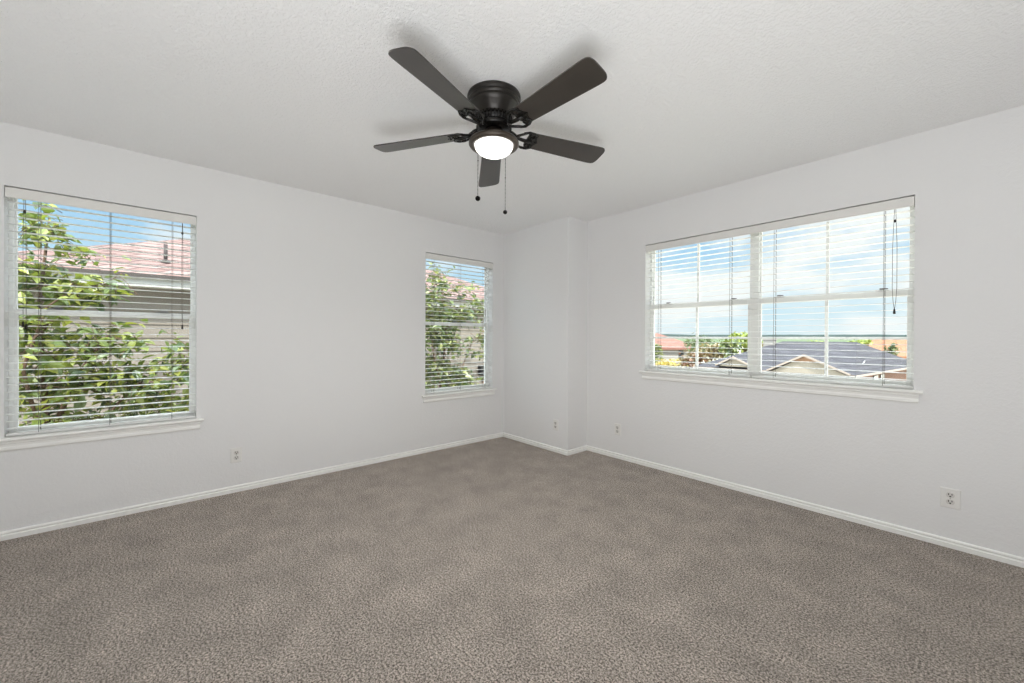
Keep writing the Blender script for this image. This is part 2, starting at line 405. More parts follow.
window('window_2', FL, W2, 1.347, 'narrow single-hung white window beside the wall jog', locks=[(2.47,)])
window('window_3', FR, W3, 1.495, 'wide double white window with grids looking onto rooftops', True, locks=[(-1.83, -1.27), (-0.945, -0.37)])

# ------------------------------------------------------------------ blinds
PITCH_S = 0.0435
def blind(fn, W, ladders, pulls, label, group='white horizontal blinds', returns=(1, 1)):
    u0, u1, z0, z1 = W; g = 0.003
    root = thing('horizontal_blind', fn((u0+u1)/2, 0.045, z0), label, 'blind', group)
    v = MB()      # valance: front board with bevelled edges and short returns
    zt, zb = z1-0.009, z1-0.067
    prof = [(0.002, zt), (0.000, zt-0.004), (0.000, zb+0.006), (0.003, zb), (0.012, zb), (0.012, zt)]
    a, b = u0+(0.003 if returns[0] else 0.0), u1-(0.003 if returns[1] else 0.0)
    v.prism(prof, a, b, lambda p, q, t: fn(t, p, q))
    for ok, s0, s1 in ((returns[0], a, a+0.010), (returns[1], b-0.010, b)):
        if ok: lbox(v, fn, s0, s1, 0.012, 0.055, zb, zt)
    v.build('valance', MT['valance'], root)
    h = MB(); lbox(h, fn, u0+g+0.012, u1-g-0.012, 0.018, 0.068, z1-0.052, z1-0.003); h.build('headrail', MT['valance'], root)
    sl = MB(); n = int((z1-0.075-(z0+0.032))/PITCH_S)
    top = z1-0.085
    zs = [top-k*PITCH_S for k in range(n+1) if top-k*PITCH_S > z0+0.030]
    for z in zs:   # slightly crowned slats, open flat
        pr = [(0.018, z-0.0016), (0.0195, z), (0.030, z+0.0016), (0.043, z+0.0021), (0.056, z+0.0016), (0.0665, z), (0.068, z-0.0016), (0.056, z-0.0014), (0.043, z-0.0009), (0.030, z-0.0014)]
        sl.prism(pr, u0+g, u1-g, lambda p, q, t: fn(t, p, q))
    sl.build('slats', MT['slat'], root)
    zbr = z0+0.004
    br = MB(); lbox(br, fn, u0+g, u1-g, 0.018, 0.068, zbr, zbr+0.016); br.build('bottom_rail', MT['slat'], root, bevel=0.003)
    for u in ladders:
        c = MB()
        for d in (0.0165, 0.0695): c.tube([fn(u, d, zbr+0.008), fn(u, d, (z0+z1)/2), fn(u, d, z1-0.052)], 0.0011, 5)
        for z in zs: c.tube([fn(u, 0.0165, z-0.0026), fn(u, 0.0695, z-0.0026)], 0.0007, 4)
        c.tube([fn(u+0.006, 0.043, zbr+0.010), fn(u+0.006, 0.043, z1-0.052)], 0.0009, 4)
        c.build('ladder_cord', MT['cord'], root)
    for (u, ze, sep, kind) in pulls:
        c = MB(); d = 0.012
        if kind == 'loop':
            for s in (-1, 1):
                c.tube([fn(u+s*sep*0.3, d, z1-0.066), fn(u+s*sep, d-0.001, z1-0.3), fn(u+s*sep*1.05, d-0.001, ze+0.14), fn(u+s*sep*0.6, d-0.001, ze+0.05), fn(u, d-0.001, ze)], 0.0013, 5)
        else:
            for s in (-1, 1):
                c.tube([fn(u+s*0.003, d, z1-0.066), fn(u+s*sep, d-0.001, z1-0.35), fn(u+s*sep, d-0.001, ze+0.02), fn(u+s*sep, d-0.001, ze)], 0.0012, 5)
        lc = c.build('pull_cord', MT['cord'], root)
        eq = MB(); eq.ball(fn(u, d-0.001, z1-0.14), 0.007, 10, 7, 0.010); eq.build('cord_stop', MT['tassel'], lc)
        t = MB(); ends = (0,) if kind == 'loop' else (-1, 1)
        for s in ends:
            t.lathe([(0.0008, 0.006), (0.0035, 0.004), (0.0065, -0.018), (0.0065, -0.026), (0.0008, -0.028)], fn(u+s*sep, d-0.001, ze-(0.012 if s > 0 else 0)), 10)
        t.build('tassel', MT['tassel'], lc)
    return root
blind(FL, W1, (-0.568, -0.262, 0.050), [(-0.622, 1.275, 0.006, 'ends'), (0.106, 1.275, 0.003, 'loop')],
      'white open slat blind in the window with leafy branches at the left edge')
blind(FL, W2, (2.165, 2.50, 2.845), [],
      'white open slat blind in the narrow window beside the wall jog')
UM = (W3[0]+W3[1])/2
blind(FR, (W3[0], UM-0.001, W3[2], W3[3]), (-1.883, -1.268), [],
      'white open slat blind over the wide window pair, half without a pull cord', returns=(1, 0))
blind(FR, (UM+0.001, W3[1], W3[2], W3[3]), (-0.959, -0.355), [(-0.304, 1.385, 0.010, 'loop')],
      'white open slat blind over the wide window pair, half with dark looped pull cord', returns=(0, 1))

# ------------------------------------------------------------------ outlets
def outlet(fn, u, z, label, w=0.072, duplex=True):
    root = thing('electrical_outlet', fn(u, 0, z), label, 'outlet', 'white electrical outlets')
    p = MB(); h = 0.114
    pr = [(-w/2, 0), (-w/2, -0.003), (-w/2+0.004, -0.0062), (w/2-0.004, -0.0062), (w/2, -0.003), (w/2, 0)]
    k = len(pr)
    v = []
    for zz, sc in ((-h/2, 1), (-h/2, 1)): pass
    levels = [(0.0, 0.0), (0.003, 0.0), (0.0062, 0.004)]
    for d, ins in levels:
        v += [fn(u+a, -d, z+b) for a, b in ((-w/2+ins, -h/2+ins), (w/2-ins, -h/2+ins), (w/2-ins, h/2-ins), (-w/2+ins, h/2-ins))]
    f = [(0, 1, 2, 3), (8, 9, 10, 11)] + [(l*4+i, l*4+(i+1) % 4, (l+1)*4+(i+1) % 4, (l+1)*4+i) for l in range(2) for i in range(4)]
    p.add(v, f).build('wall_plate', MT['plate'], root)
    if duplex:
        for s in (-1, 1):
            zc = z+s*0.0195; r = MB(); pts = []
            for k in range(28):
                a = 2*math.pi*k/28; x = 0.0172*math.cos(a); y = max(-0.0142, min(0.0142, 0.0172*math.sin(a))); pts.append((x, y))
            r.prism(pts, -0.006, -0.0085, lambda a, b, t: fn(u+a, t, zc+b))
            ro = r.build('receptacle', MT['recept'], root)
            sl = MB()
            lbox(sl, fn, u-0.0085, u-0.0048, -0.0090, -0.0080, zc-0.001, zc+0.0095); lbox(sl, fn, u+0.0048, u+0.0085, -0.0090, -0.0080, zc+0.0, zc+0.0090)
            pts = [(0.0042*math.cos(2*math.pi*k/12), 0.0042*math.sin(2*math.pi*k/12)) for k in range(12)]
            sl.prism(pts, -0.0080, -0.0090, lambda a, b, t: fn(u+a, t, zc-0.0075+b))
            sl.build('slots', MT['slot'], ro)
        sc = [0.0]
    else:
        r = MB(); pts = [(0.0085*math.cos(2*math.pi*k/20), 0.0085*math.sin(2*math.pi*k/20)) for k in range(20)]
        r.prism(pts, -0.006, -0.010, lambda a, b, t: fn(u+a, t, z+b)); j = r.build('jack', MT['plate'], root)
        r = MB(); pts = [(0.0045*math.cos(2*math.pi*k/16), 0.0045*math.sin(2*math.pi*k/16)) for k in range(16)]
        r.prism(pts, -0.0095, -0.0125, lambda a, b, t: fn(u+a, t, z+b)); r.build('socket', MT['slot'], j)
        sc = [-0.042, 0.042]
    for dz in sc:
        q = MB(); pts = [(0.0032*math.cos(2*math.pi*k/12), 0.0032*math.sin(2*math.pi*k/12)) for k in range(12)]
        q.prism(pts, -0.006, -0.0074, lambda a, b, t: fn(u+a, t, z+dz+b)); q.build('screw', MT['screw'], root)
FC = lambda u, d, z: Vector((u, CY+d, z))
outlet(FL, 0.428, 0.283, 'white duplex outlet low on the left wall, right of the leafy window')
outlet(FC, -2.849, 0.284, 'small white outlet plate on the jutting corner wall, just above its baseboard')
outlet(FR, -2.299, 0.288, 'white outlet on the wide window wall, close to the corner jog')
outlet(FR, -0.062, 0.284, 'white duplex outlet on the wide window wall, beyond the window toward the right edge', w=0.080)

# ------------------------------------------------------------------ ceiling fan
def fan():
    c = FAN
    root = thing('ceiling_fan', c, 'black flush-mount five-blade ceiling fan with lit bowl lamp hanging from white ceiling', 'ceiling fan')
    P = lambda prof: [(r, z) for r, z in prof]
    MB().lathe([(0.001, 0.0), (0.136, 0.0), (0.138, -0.006), (0.138, -0.018), (0.130, -0.022), (0.130, -0.026), (0.135, -0.029), (0.135, -0.038), (0.127, -0.041), (0.127, -0.045), (0.131, -0.048), (0.130, -0.058), (0.124, -0.063), (0.118, -0.072), (0.108, -0.092), (0.096, -0.108), (0.092, -0.112), (0.001, -0.112)], c, 64).build('motor_housing', MT['bronze'], root)
    v = MB()   # vented collar with vertical ribs
    v.lathe([(0.001, -0.110), (0.086, -0.110), (0.083, -0.128), (0.072, -0.146), (0.060, -0.152), (0.001, -0.152)], c, 48)
    for k in range(30):
        a = 2*math.pi*k/30; d = Vector((math.cos(a), math.sin(a), 0)); t = Vector((-d.y, d.x, 0))
        pts = [(0.095, -0.110), (0.092, -0.127), (0.080, -0.146), (0.068, -0.150)]
        v.tube([c+d*r+Vector((0, 0, z)) for r, z in pts], 0.0035, 5)
    v.build('vent_collar', MT['iron'], root)
    MB().lathe([(0.001, -0.150), (0.088, -0.150), (0.092, -0.155), (0.092, -0.166), (0.086, -0.171), (0.001, -0.171)], c, 48).build('flywheel', MT['iron'], root)
    # lamp kit: neck, flared pan, rim, bowl
    MB().lathe([(0.001, -0.170), (0.040, -0.170), (0.042, -0.186), (0.050, -0.198), (0.074, -0.210), (0.110, -0.224), (0.125, -0.231), (0.129, -0.238), (0.129, -0.247), (0.124, -0.254), (0.112, -0.257), (0.101, -0.254), (0.099, -0.244), (0.001, -0.240)], c, 64).build('lamp_pan', MT['rimmetal'], root)
    bowl = [(0.0985, -0.245), (0.0985, -0.256)] + [(0.0975*math.cos(a), -0.256-0.050*math.sin(a)) for a in [math.pi/2*k/12 for k in range(1, 12)]] + [(0.0005, -0.306)]
    MB().lathe(bowl, c, 48).build('lamp_bowl', MT['bowl'], root)
    # blades
    R0, R1 = 0.185, 0.662
    def outline():
        w = lambda r: 0.056+0.014*(r-R0)/(R1-R0)
        pts = []
        rc = 0.022
        for k in range(5): a = math.pi+math.pi/2*k/4; pts.append((R0+rc+rc*math.cos(a), -w(R0)+rc+rc*math.sin(a)))
        W = w(R1); n = 26
        for k in range(n+1):      # squared-off tip with generous round corners
            a = -math.pi/2+math.pi*k/n; e = 0.42
            cx, sy = math.cos(a), math.sin(a)
            pts.append((R1-0.060+0.060*abs(cx)**e, W*math.copysign(abs(sy)**0.55, sy)))
        for k in range(5): a = math.pi/2+math.pi/2*k/4; pts.append((R0+rc+rc*math.cos(a), w(R0)-rc+rc*math.sin(a)))
        return pts
    ol = outline(); tilt = R(-12.0); zb = -0.182; DROOP = (-0.024, 0.016, 0.006, -0.001, -0.025)
    for k in range(5):
        ang = R(-143.5+72*k); ca, sa = math.cos(ang), math.sin(ang)
        def place(x, y, z):   # blade frame -> world: pitch about the blade's long axis
            y2 = y*math.cos(tilt)-z*math.sin(tilt); z2 = y*math.sin(tilt)+z*math.cos(tilt)
            return Vector((c.x+ca*x-sa*y2, c.y+sa*x+ca*y2, c.z+zb+z2+DROOP[k]*(x-0.1)/0.55))
        b = MB(); b.prism(ol, -0.003, 0.003, lambda p, q, t: place(p, q, t))
        bo = b.build('blade', MT['blade'], root)
        ir = MB()   # scrolled blade iron: central arm, two curled scrolls, spade plate and screws
        def flat(x, y, z): return place(x, y, z)
        ir.tube([Vector((c.x+ca*0.070, c.y+sa*0.070, c.z-0.160)), Vector((c.x+ca*0.105, c.y+sa*0.105, c.z-0.166)), flat(0.140, 0, -0.004), flat(0.175, 0, -0.009), flat(0.215, 0, -0.008)], [0.012, 0.010, 0.009, 0.010, 0.009], 8)
        for s in (-1, 1):
            curl = []
            for j in range(15):
                t = j/14; a = R(200)*t
                curl.append(flat(0.112+0.070*t+0.012*math.sin(a), s*(0.010+0.046*math.sin(math.pi*0.62*t)), -0.007))
            ir.tube(curl, [0.0075-0.003*j/14 for j in range(15)], 7)
            c2 = [flat(0.205+0.016*math.cos(R(a)), s*(0.036+0.016*math.sin(R(a))), -0.007) for a in range(-60, 261, 32)]
            ir.tube(c2, [0.0062-0.00035*j for j in range(len(c2))], 7)
            ir.tube([flat(0.150, s*0.050, -0.006), flat(0.178, s*0.059, -0.006), flat(0.208, s*0.058, -0.006), flat(0.232, s*0.050, -0.006)], [0.004, 0.0075, 0.007, 0.003], 7)
        plate = [(0.185, -0.020), (0.205, -0.034), (0.228, -0.052), (0.236, -0.050), (0.232, -0.034), (0.238, -0.018), (0.252, 0.0), (0.238, 0.018), (0.232, 0.034), (0.236, 0.050), (0.228, 0.052), (0.205, 0.034), (0.185, 0.020)]
        ir.prism(plate, -0.0032, -0.0070, lambda p, q, t: flat(p, q, t))
        for (x, y) in ((0.226, -0.032), (0.236, 0.0), (0.226, 0.032)): ir.ball(flat(x, y, -0.008), 0.005, 10, 6)
        ir.build('blade_iron', MT['iron'], bo)
    # pull chains
    for (dx, dy, zt, zb_, br) in ((0.026, -0.120, -0.246, -0.545, 0.0125), (-0.043, 0.1146, -0.244, -0.548, 0.0115)):
        ch = MB(); x, y = c.x+dx, c.y+dy; z = c.z+zt
        pts = [Vector((x, y, c.z+zt+(zb_-zt)*k/30)) for k in range(31)]
        ch.tube(pts, [0.0014 if k % 2 else 0.0009 for k in range(31)], 6)
        ch.ball(Vector((x, y, c.z+zt+(zb_-zt)*0.42)), 0.0028, 8, 6)
        co = ch.build('pull_chain', MT['chain'], root)
        MB().ball(Vector((x, y, c.z+zb_-br)), br, 16, 10).build('chain_ball', MT['chain'], co)
fan()
# ------------------------------------------------------------------ outdoors: materials
GZ = -3.2
KO = 0.52
def SO(*c): return tuple([v*KO for v in S(*c)[:3]]+[1])
MT['ground'] = mat('dry_grass', S(190, 184, 166), 1, 0.1, col2=S(204, 197, 182), vscale=0.15, detail=6)
MT['field'] = mat('pale_field', SO(128, 140, 112), 1, 0.05, col2=SO(112, 128, 100), vscale=0.01, detail=5)
MT['hills'] = mat('wooded_hills', SO(74, 88, 84), 1, 0.05, col2=SO(62, 76, 72), vscale=0.02, detail=6)
MT['siding'] = mat('grey_lap_siding', SO(158, 148, 138), 0.7, 0.3, var=0.05, vscale=3, bump=0.03, bscale=60)
MT['pinkroof'] = mat_tiles('pink_shingles', SO(176, 148, 142), SO(150, 120, 114), SO(112, 90, 86), 0.30, 0.15)
MT['fascia'] = mat('pale_fascia', SO(236, 233, 228), 0.5, 0.3, var=0.04, vscale=2)
MT['rake'] = mat('cream_rake_board', SO(196, 180, 168), 0.6, 0.3, var=0.05, vscale=2)
MT['gutter'] = mat('dark_gutter', SO(96, 88, 84), 0.5, 0.3, var=0.1, vscale=3)
MT['pipe'] = mat('dark_vent_pipe', SO(84, 72, 70), 0.6, 0.3, var=0.1)
MT['box'] = mat('black_box', SO(28, 28, 30), 0.5, 0.4, var=0.1)
MT['conduit'] = mat('brown_conduit', SO(150, 124, 108), 0.6, 0.3, var=0.15)
MT['greyroof'] = mat_tiles('grey_shingles', SO(100, 98, 104), SO(86, 84, 90), SO(68, 66, 70), 0.9, 0.42, msize=0.04)
MT['brick'] = mat_tiles('pink_brick', SO(176, 130, 110), SO(156, 112, 94), SO(176, 154, 140), 0.22, 0.075, True, 0.010)
MT['redbrick'] = mat_tiles('red_door_brick', SO(168, 92, 76), SO(150, 80, 66), SO(130, 74, 62), 0.6, 0.5, True, 0.02)
MT['cream'] = mat('cream_siding', SO(188, 178, 164), 0.7, 0.2, var=0.05, vscale=2)
MT['peach'] = mat('peach_gable_board', SO(190, 150, 122), 0.7, 0.2, var=0.05, vscale=2)
MT['whitep'] = mat('white_stucco', SO(205, 198, 190), 0.8, 0.2, var=0.05, vscale=1)
MT['terra'] = mat_tiles('terracotta_tiles', SO(176, 128, 114), SO(160, 114, 102), SO(124, 88, 80), 0.5, 0.4)
MT['orange'] = mat_tiles('orange_tiles', SO(190, 136, 104), SO(176, 124, 96), SO(146, 104, 82), 0.6, 0.5)
MT['dkglass'] = mat('dark_window_glass', SO(56, 60, 66), 0.15, 0.5, var=0.2, vscale=1)
MT['bark'] = mat('bark', SO(134, 108, 90), 0.9, 0.2, var=0.4, vscale=14, bump=0.4, bscale=30)
MT['metalw'] = mat('white_metal', SO(235, 235, 238), 0.4, 0.4, var=0.05)
MT['leafA'] = mat_leaf('leaf_bright', SO(72, 94, 52), SO(140, 160, 72), SO(206, 208, 98))
MT['leafB'] = mat_leaf('leaf_green', SO(76, 98, 64), SO(136, 154, 90), SO(200, 204, 132))
MT['leafdark'] = mat_leaf('leaf_dark', SO(84, 104, 66), SO(108, 126, 78), SO(134, 146, 90), 0.3)
MT['leafolive'] = mat_leaf('leaf_olive_rose', SO(150, 132, 96), SO(170, 150, 104), SO(188, 160, 124), 0.3)
MT['leafyg'] = mat_leaf('leaf_yellow_green', SO(156, 174, 74), SO(176, 192, 82), SO(198, 206, 96), 0.3)
MT['leafred'] = mat_leaf('leaf_red_olive', SO(120, 110, 70), SO(150, 116, 84), SO(172, 112, 92), 0.3)
MT['leafyel'] = mat_leaf('leaf_yellow', SO(220, 194, 84), SO(234, 208, 100), SO(240, 216, 130), 0.3)

# ------------------------------------------------------------------ terrain
def ground():
    mb = MB(); mb.add([(-500, -60, GZ), (300, -60, GZ), (300, 420, GZ), (-500, 420, GZ)], [(0, 1, 2, 3)])
    g = mb.build('ground', MT['ground'], fix=False); structure(g, 'dry grass ground around the houses', 'ground')
    rnd = random.Random(4)
    def strip(name, d0, z0, d1, zfn, m, label):
        mb = MB(); v = []; n = 160
        for i in range(n+1):
            a = R(-62+110*i/n); s = Vector((math.sin(a), math.cos(a), 0))
            v += [s*d0+Vector((0, 0, z0)), s*((d0+d1)/2)+Vector((0, 0, (z0+zfn(i))/2)), s*d1+Vector((0, 0, zfn(i)))]
        f = []
        for i in range(n): f += [(i*3, i*3+3, i*3+4, i*3+1), (i*3+1, i*3+4, i*3+5, i*3+2)]
        structure(mb.add(v, f, True).build(name, m, fix=False), label, name)
    strip('field', 380, GZ-0.5, 1000, lambda i: 4.0+0.6*math.sin(i*0.23), MT['field'], 'pale green field strip far beyond the roofs')
    strip('hills', 990, 2.5, 1500, lambda i: 14.5+3.5*noise.noise(Vector((i*0.11, 0, 3)))+1.6*noise.noise(Vector((i*0.45, 2, 0))), MT['hills'], 'low blue-green wooded hills on the horizon')
ground()

# ------------------------------------------------------------------ houses
def hip_solid(x0, x1, y0, y1, ze, rx0, rx1, ry0, ry1, zr, t=0.14):
    """closed hip roof: eave rectangle, ridge from (rx0, ry0) to (rx1, ry1)"""
    v = [(x0, y0, ze), (x1, y0, ze), (x1, y1, ze), (x0, y1, ze), (x0, y0, ze-t), (x1, y0, ze-t), (x1, y1, ze-t), (x0, y1, ze-t), (rx0, ry0, zr), (rx1, ry1, zr)]
    return MB().add(v, [(0, 1, 9, 8), (1, 2, 9), (2, 3, 8, 9), (3, 0, 8), (7, 6, 5, 4), (0, 4, 5, 1), (1, 5, 6, 2), (2, 6, 7, 3), (3, 7, 4, 0)])
def neighbour():
    root = thing('house', (-7.1, 2.7, GZ), 'grey lap-sided house with pink shingle hip roof, across from the left wall windows', 'house')
    wx = -7.10; y0, y1 = -1.38, 6.75; zt = 1.84
    w = MB(); pr = []; lap = 0.175; z = GZ; pts = [(wx-0.3, GZ)]
    while z < zt-0.01:
        z2 = min(z+lap, zt); pts += [(wx+0.016, z), (wx+0.001, z2-0.001)]; z = z2
    pts += [(wx-0.3, zt)]
    w.prism(pts, y0, y1, lambda p, q, t: (p, t, q)); w.box(-15.25, wx-0.3, y0, y1, GZ, zt)
    w.build('siding_wall', MT['siding'], root)
    for yc in (y0, y1):
        b = MB(); b.box(wx-0.06, wx+0.026, yc-0.05, yc+0.05, GZ, zt); b.build('corner_board', MT['fascia'], root)
    ze = 1.955
    r = hip_solid(-15.6, -6.75, -1.75, 7.10, ze, -11.18, -11.17, 2.67, 2.68, ze+1.95, 0.04); r.build('roof', MT['pinkroof'], root)
    s = MB(); s.box(-15.55, -6.80, -1.70, 7.05, 1.825, 1.85); s.build('soffit', MT['fascia'], root)
    f = MB(); f.box(-6.80, -6.765, -1.72, 7.07, 1.815, 1.925); f.box(-15.57, -6.765, -1.735, -1.70, 1.815, 1.925); f.box(-15.57, -6.765, 7.05, 7.085, 1.815, 1.925)
    f.build('fascia', MT['fascia'], root)
    g = MB(); g.box(-6.775, -6.70, -1.78, 7.13, 1.918, 1.968); g.build('drip_edge', MT['gutter'], root)
    p = MB(); p.lathe([(0.022, -0.05), (0.022, 0.27), (0.015, 0.27), (0.015, -0.05)], (-7.35, 0.03, 2.20), 14, closed=True); p.lathe([(0.06, 0.01), (0.05, 0.04), (0.023, 0.06)], (-7.35, 0.03, 2.20), 14); p.build('roof_vent_pipe', MT['pipe'], root)
    b = root
    m = MB(); m.box(-7.085, -6.96, 5.20, 5.48, 0.485, 0.575); m.box(-7.085, -6.955, 5.21, 5.48, 0.375, 0.455); m.box(-7.085, -6.99, 5.22, 5.46, 0.455, 0.485); m.build('utility_box', MT['box'], b, bevel=0.006)
    m = MB(); m.tube([(-7.05, 5.38, 0.38), (-7.05, 5.38, -1.2), (-7.05, 5.38, GZ)], 0.055, 12); m.build('conduit', MT['conduit'], b)
neighbour()
def grey_house():
    root = thing('house', (-7.5, 30, GZ), 'brick house with wide grey shingle roof and white front gable, across the street', 'house')
    ze = -0.62
    skew = lambda v: (v.x+max(0, v.x+5.5)*(v.y-26.4)*0.06, v.y, v.z)      # the right wing splays out towards the back
    hip_solid(-11.9, -3.75, 26.4, 41.6, ze, -8.9, -5.0, 34.0, 34.0, 1.03).xf(skew).build('roof', MT['greyroof'], root)
    w = MB(); w.box(-11.5, -4.1, 26.75, 41.2, GZ, ze-0.13); w.xf(skew).build('brick_wall', MT['brick'], root)
    f = MB(); f.box(-11.95, -3.70, 26.34, 26.40, ze-0.12, ze-0.02); f.box(-3.75, -3.69, 26.34, 41.6, ze-0.12, ze-0.02); f.xf(skew).build('fascia', MT['rake'], root)
    def gable(xl, xr, xa, zb, za, yf, yb, nm, face, board=None):
        s = MB(); t = 0.10      # two sloping roof slabs
        for xe in (xl, xr): s.add([(xe, yf, zb), (xa, yf, za), (xa, yb, za), (xe, yb, zb), (xe, yf, zb-t), (xa, yf, za-t), (xa, yb, za-t), (xe, yb, zb-t)], [(0, 1, 2, 3), (4, 5, 6, 7), (0, 1, 5, 4), (1, 2, 6, 5), (2, 3, 7, 6), (3, 0, 4, 7)])
        s.build('gable_roof', MT['greyroof'], root)
        k = MB()                # white rake boards on the front edge
        for xe in (xl, xr): k.add([(xe, yf-0.05, zb+0.02), (xa, yf-0.05, za+0.02), (xa, yf, za+0.02), (xe, yf, zb+0.02), (xe, yf-0.05, zb-0.08), (xa, yf-0.05, za-0.10), (xa, yf, za-0.10), (xe, yf, zb-0.08)], [(0, 1, 2, 3), (4, 5, 6, 7), (0, 1, 5, 4), (1, 2, 6, 5), (2, 3, 7, 6), (3, 0, 4, 7)])
        k.build('rake_board', MT['rake'], root)
        g = MB(); g.prism([(xl+0.15, zb-0.09), (xr-0.15, zb-0.09), (xa, za-0.11)], yf+0.18, yf+0.5, lambda p, q, t: (p, t, q)); gf = g.build('gable_face', MT[face], root)
        if board:
            m = 0.42; zc = za-m*(za-zb)
            b = MB(); b.prism([(xa+(xl-xa)*m+0.06, zc), (xa+(xr-xa)*m-0.06, zc), (xa, za-0.13)], yf+0.15, yf+0.18, lambda p, q, t: (p, t, q)); b.build('gable_board', MT[board], gf)
    gable(-7.62, -3.90, -5.86, -0.58, 0.36, 26.15, 33.5, 'gable', 'cream', 'peach')
    gable(-10.45, -8.35, -9.42, -0.42, 0.12, 26.15, 31.5, 'gable', 'cream')
    d = MB(); d.box(-9.62, -8.45, 26.70, 26.76, GZ, -0.72)
    d.build('garage_door', MT['redbrick'], root)
    d = MB(); d.box(-10.15, -9.72, 26.5, 26.80, GZ, -0.66); d.build('porch_post', MT['cream'], root)
    for y0 in (31.5, 33.0):
        d = MB(); d.box(-4.12, -4.06, y0, y0+0.9, -2.3, -0.95); d.xf(skew).build('window', MT['dkglass'], root)
    c = MB(); c.box(-9.75, -9.1, 32.7, 33.3, 0.3, 1.12); c.box(-9.80, -9.05, 32.65, 33.35, 1.12, 1.20); c.build('chimney', MT['whitep'], root)
    a = thing('roof_antenna', (-4.02, 29.4, -0.45), 'small white V-shaped antenna on the grey shingle roof edge', 'antenna')
    m = MB(); m.tube([(-4.0, 29.4, -0.60), (-4.0, 29.4, -0.28)], 0.025, 8); m.build('mast', MT['pipe'], a)
    for s in (-1, 1):
        m = MB(); m.tube([(-4.0, 29.4, -0.30), (-4.0+s*0.12, 29.4, -0.18), (-4.0+s*0.24, 29.4, 0.02)], 0.02, 8); m.tube([(-4.0+s*0.20, 29.3, -0.10), (-4.0+s*0.20, 29.5, -0.10)], 0.012, 6); m.build('antenna_arm', MT['metalw'], a)
grey_house()
def rot_house(loc, ang, parts, label):
    root = thing('house', loc, label, 'house')
    ca, sa = math.cos(ang), math.sin(ang); L = Vector(loc)
    fn = lambda v: Vector((L.x+ca*v.x-sa*v.y, L.y+sa*v.x+ca*v.y, L.z+v.z))
    for name, mb, m in parts: mb.xf(fn).build(name, MT[m], root)
    return root
rot_house((-24.1, 48.4, GZ), math.atan2(4.0, 3.45), [
    ('roof', hip_solid(-7.5, 3.1, -0.6, 9.6, 3.25, -3.5, -0.6, 4.5, 4.5, 5.1, 0.25), 'terra'),
    ('wall', MB().box(-7.0, 2.6, 0, 9.0, 0, 3.05), 'whitep'),
    ('window', MB().box(0.35, 0.95, -0.05, 0.05, 1.9, 2.9), 'dkglass'),
    ('window', MB().box(1.75, 2.25, -0.05, 0.05, 1.9, 2.9), 'dkglass'),
    ('window', MB().box(-4.2, -3.2, -0.05, 0.05, 1.7, 2.8), 'dkglass'),
    ('porch_wall', MB().box(-5.0, 0.8, -1.6, -1.4, 0, 1.75).box(-5.05, 0.85, -1.65, -1.35, 1.75, 1.85), 'whitep')],
    'white house with terracotta roof, far left in the view over the street')
rot_house((-7.6, 80, GZ), R(5), [
    ('roof', hip_solid(-6.2, 6.0, -0.5, 10, 2.75, -0.6, 1.2, 4.7, 4.7, 4.75, 0.25), 'orange'),
    ('wall', MB().box(-5.8, 5.6, 0, 9.5, 0, 2.6), 'brick'),
    ('window', MB().box(1, 2, -0.06, 0.05, 1.0, 2.2), 'dkglass')],
    'far house with pale orange tiled hip roof behind the grey roof')
rot_house((-3.9, 62, GZ), R(8), [
    ('roof', hip_solid(-3.6, 5.0, -0.5, 8, 2.55, -0.2, 1.5, 3.8, 3.8, 3.6, 0.25), 'orange'),
    ('wall', MB().box(-3.2, 4.6, 0, 7.5, 0, 2.35), 'brick'),
    ('window', MB().box(-2, -1, -0.06, 0.05, 1.0, 2.0), 'dkglass')],
    'lower orange-roofed house nearest behind the grey roof edge, by a small tree')

# ------------------------------------------------------------------ trees
def leaf(mb, c, size, rnd, droop=0.3, slim=0.55):
    d = Vector((rnd.gauss(0, 1), rnd.gauss(0, 1), rnd.gauss(-droop, 0.55))).normalized()
    n = Vector((rnd.gauss(0, 0.6), rnd.gauss(0, 0.6), 1)); sdir = d.cross(n)
    if sdir.length < 1e-3: sdir = Vector((1, 0, 0))
    sdir.normalize(); n = sdir.cross(d).normalized()
    w = size*slim*0.5; k = len(mb.v); fold = n*w*0.35; cur = n*size*0.10
    P = [c, c+d*size*0.30+sdir*w+fold, c+d*size*0.68+sdir*w*0.72+fold*0.8-cur*0.4, c+d*size-cur*1.6, c+d*size*0.68-sdir*w*0.72+fold*0.8-cur*0.4, c+d*size*0.30-sdir*w+fold, c+d*size*0.34, c+d*size*0.7-cur*0.5]
    mb.v += P
    for f in ((0, 1, 6), (6, 1, 2, 7), (7, 2, 3), (0, 6, 5), (5, 6, 7, 4), (4, 7, 3)):
        mb.f.append(tuple(i+k for i in f)); mb.sm.append(False)
